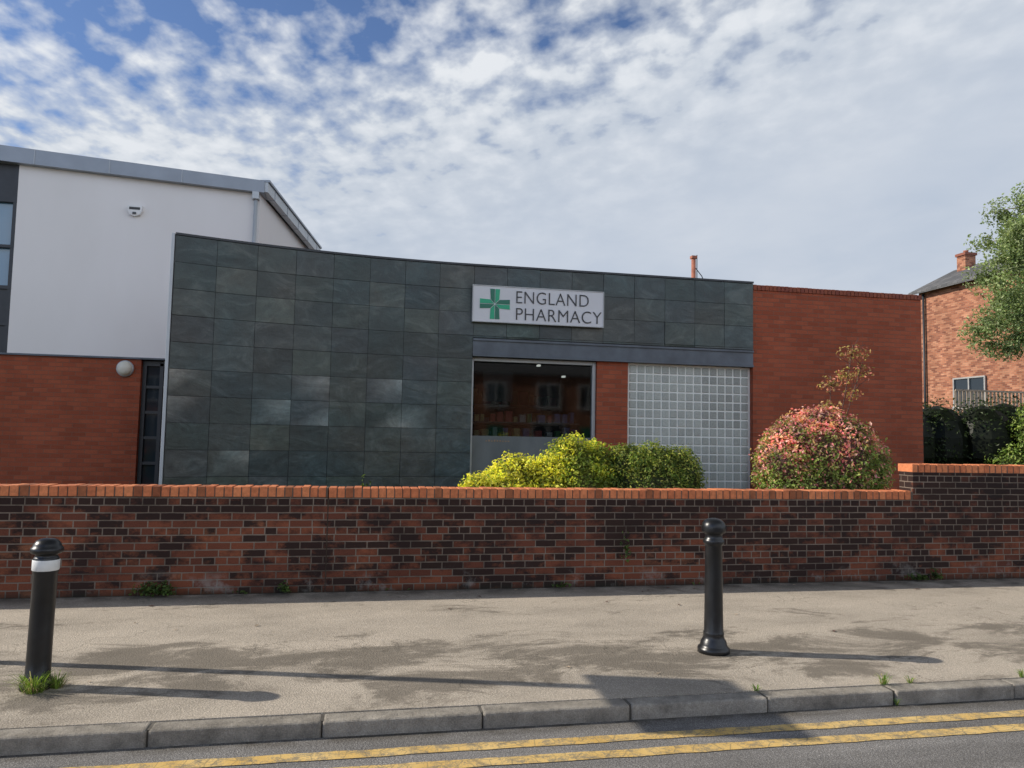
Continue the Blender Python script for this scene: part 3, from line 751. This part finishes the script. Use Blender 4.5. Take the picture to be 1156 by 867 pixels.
foliage('crown',lob,52000,.07,[(.24,.32,.13),(.32,.40,.18),(.17,.24,.09),(.42,.48,.25)],tr,shell=.15,cut=.2,cf=2.8,seed=9,tone=.34)

# ---------------------------------------------------------------- weeds
def weed(x,y,z,n,h,spread,label,colr=(.10,.15,.04)):
    V=[];F=[];C=[]
    for i in range(n):
        a=random.uniform(0,6.283);r0=random.uniform(0,spread*.35);bx=x+r0*math.cos(a);by=y+r0*math.sin(a)*.6
        hh=h*random.uniform(.4,1);ln=random.uniform(.3,1)*spread;w=random.uniform(.0015,.0035)
        s=Vector((-math.sin(a),math.cos(a),0))*w;k=len(V);b_=random.uniform(.6,1.5)
        cc_=colr if random.random()>.25 else (.45,.38,.2)
        for t,zz,ww in ((0,0,1),(.35,.65,.9),(.75,.95,.6),(1.1,.85,.05)):
            p=Vector((bx+math.cos(a)*ln*t*.8,by+math.sin(a)*ln*t*.8,z+hh*zz))
            V+=[tuple(p-s*ww),tuple(p+s*ww)];C+=[tuple(c_*b_ for c_ in cc_)]*2
        for j in range(3): F.append((k+2*j,k+2*j+1,k+2*j+3,k+2*j+2))
    o=mk('weed_tuft',V,F,M['leaf'],None,(x,y,z),colors=np.array(C));return meta(o,label,"weed",None,"weeds on the pavement")
weed(-1.92,5.02,0,190,.13,.17,"grassy weed tuft growing round the bollard foot",(.22,.32,.06))
weed(-1.82,5.09,0,80,.09,.12,"grassy weed tuft growing round the bollard foot",(.22,.32,.06))
weed(3.42,4.46,0,45,.08,.07,"small weed tuft in the kerb joint",(.16,.28,.05))
weed(3.62,4.46,0,26,.05,.05,"small weed tuft in the kerb joint",(.16,.28,.05))
weed(2.5,4.46,0,26,.04,.05,"small weed tuft in the kerb joint",(.16,.28,.05))
weed(4.5,4.46,0,30,.06,.05,"small weed tuft in the kerb joint",(.16,.28,.05))
weed(3.41,4.325,RZ,18,.05,.05,"small weed tuft in the kerb joint",(.16,.28,.05))
def wallweed(x,w,h,n,seed,z=0):
    rt=root('wall_weed',(x,7.62,z),"leafy green weed at the foot of the wall","weed","weeds on the pavement")
    foliage('foliage',[((x,7.63,z+h*.45),(w,.07,h*.55)),((x+w*.5,7.62,z+h*.3),(w*.6,.06,h*.4))],n,.035,[(.08,.14,.03),(.13,.20,.05)],rt,shell=.1,seed=seed)
wallweed(-1.95,.22,.16,420,31);wallweed(-.75,.07,.14,110,32);wallweed(-1.2,.15,.05,90,33)
wallweed(2.05,.12,.07,110,34);wallweed(6.3,.14,.10,160,35);wallweed(6.55,.07,.16,90,36);wallweed(2.75,.05,.3,60,37,.3);wallweed(3.6,.2,.04,80,38);wallweed(.3,.3,.04,120,39)
for i in range(34):
    x=random.uniform(-2.5,6);y=7.62-abs(random.gauss(0,.22)) if random.random()<.7 else random.uniform(4.6,7.3)
    a=random.uniform(0,6.28);s=random.uniform(.015,.03);V=[]
    for k,(u,v,w) in enumerate([(-1,0,0),(0,.55,.35),(1,0,.1),(0,-.55,.35)]):
        V.append((x+s*(u*math.cos(a)-v*math.sin(a)),y+s*(u*math.sin(a)+v*math.cos(a)),.005+w*s*.6))
    o=mk('fallen_leaf',V,[(0,1,2),(0,2,3)],M['twig'] if i%2 else M['fencewood'],None,(x,y,.004))
    meta(o,"small dry fallen leaf lying on the pavement","leaf",None,"fallen leaves on the pavement")

# ---------------------------------------------------------------- camera
th_=math.radians(3.95);r_=.02;a_=math.radians(11)
Rr=Vector((math.cos(a_),-math.sin(a_),0));Fw=Vector((math.sin(a_)*math.cos(th_),math.cos(a_)*math.cos(th_),math.sin(th_)))
Uu=Rr.cross(Fw)
cr=Rr*math.cos(r_)+Uu*math.sin(r_);cu_=Uu*math.cos(r_)-Rr*math.sin(r_)
cam=bpy.data.cameras.new('camera');cam.sensor_width=36;cam.lens=835/1156*36;cam.clip_end=1000;cam.clip_start=.05
co=bpy.data.objects.new('camera',cam);col.objects.link(co)
Mx=Matrix((cr,cu_,-Fw)).transposed().to_4x4();Mx.translation=(0,0,1.6);co.matrix_world=Mx
sc.camera=co
# ---------------------------------------------------------------- light
S=Vector((-1.58,.41,1)).normalized()
sl=bpy.data.lights.new('sun','SUN');sl.energy=5.0;sl.angle=math.radians(.5);sl.color=(1,.92,.80)
so=bpy.data.objects.new('sun',sl);col.objects.link(so);so.rotation_euler=S.to_track_quat('Z','Y').to_euler();so.location=(-20,5,15)
w=bpy.data.worlds.new('World');sc.world=w;w.use_nodes=True;nt=w.node_tree;N=nt.nodes;bg=N['Background']
W=NT.__new__(NT);W.t=nt;W.n=N
sky=N.new('ShaderNodeTexSky');sky.sky_type='NISHITA';sky.sun_disc=False
sky.sun_elevation=math.asin(S.z);sky.sun_rotation=math.atan2(S.x,S.y)%(2*math.pi);sky.air_density=1;sky.dust_density=.4;sky.ozone_density=2.5
tc=N.new('ShaderNodeTexCoord').outputs['Generated']
sp=N.new('ShaderNodeSeparateXYZ');nt.links.new(tc,sp.inputs[0]);X,Y,Z=sp.outputs
zc=W.math('MAXIMUM',Z,0)
dn=W.math('ADD',zc,.13)
u=W.math('DIVIDE',X,dn);v=W.math('DIVIDE',Y,dn)
cb=N.new('ShaderNodeCombineXYZ');nt.links.new(u,cb.inputs[0]);nt.links.new(v,cb.inputs[1])
mp=N.new('ShaderNodeMapping');nt.links.new(cb.outputs[0],mp.inputs[0]);mp.inputs['Rotation'].default_value=(0,0,.6);mp.inputs['Scale'].default_value=(1,.8,1)
uv=mp.outputs[0]
fine=W.noise(13,uv,detail=5,rough=.5,dist=.1)
mid=W.noise(3.2,uv,detail=5,rough=.55,dist=.3)
big=W.noise(.9,uv,detail=3,rough=.5)
b=W.math('SUBTRACT',W.math('MULTIPLY',zc,4),X)
b=W.math('SUBTRACT',b,W.math('MULTIPLY',W.math('MAXIMUM',W.math('SUBTRACT',zc,.5),0),6))
cl=W.math('ADD',W.math('MULTIPLY',fine,.95),W.math('MULTIPLY',mid,.60))
cl=W.math('ADD',cl,W.math('MULTIPLY',big,.3))
cl=W.math('SUBTRACT',cl,W.math('MULTIPLY',W.math('SUBTRACT',b,1.41),.56))
alpha=W.ramp(cl,[(.54,.03),(.72,.6),(.90,1)])
sh=W.math('ADD',W.math('MULTIPLY',fine,.62),W.math('MULTIPLY',mid,.5))
hi=W.ramp(sh,[(.42,(.50,.56,.65)),(.55,(.61,.66,.73)),(.69,(.80,.83,.87))])
low=W.ramp(W.math('ADD',W.math('MULTIPLY',mid,.4),W.math('MULTIPLY',big,.6)),[(.35,(.50,.57,.68)),(.65,(.62,.67,.75))])
soft=W.mrange(W.math('SUBTRACT',zc,W.math('MULTIPLY',X,.24)),.14,.46)
cc=W.mix(soft,low,hi)
# sky dimmed overhead, and brightened behind the camera as added fill for shaded fronts
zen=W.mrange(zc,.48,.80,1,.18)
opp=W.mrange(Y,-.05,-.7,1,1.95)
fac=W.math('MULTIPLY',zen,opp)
STR=.1
sb=N.new('ShaderNodeMix');sb.data_type='RGBA';sb.blend_type='MULTIPLY';sb.inputs[0].default_value=1;nt.links.new(sky.outputs[0],sb.inputs[6]);sb.inputs[7].default_value=(.80,.92,1.15,1)
cs=N.new('ShaderNodeVectorMath');cs.operation='SCALE';nt.links.new(cc,cs.inputs[0]);cs.inputs[3].default_value=1/STR
fin=W.mix(alpha,sb.outputs[2],cs.outputs[0])
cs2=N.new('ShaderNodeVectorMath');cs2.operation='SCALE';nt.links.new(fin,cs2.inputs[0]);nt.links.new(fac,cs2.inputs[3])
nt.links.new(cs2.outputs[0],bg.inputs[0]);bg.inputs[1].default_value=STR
sc.view_settings.view_transform='Standard';sc.view_settings.look='None';sc.view_settings.exposure=0
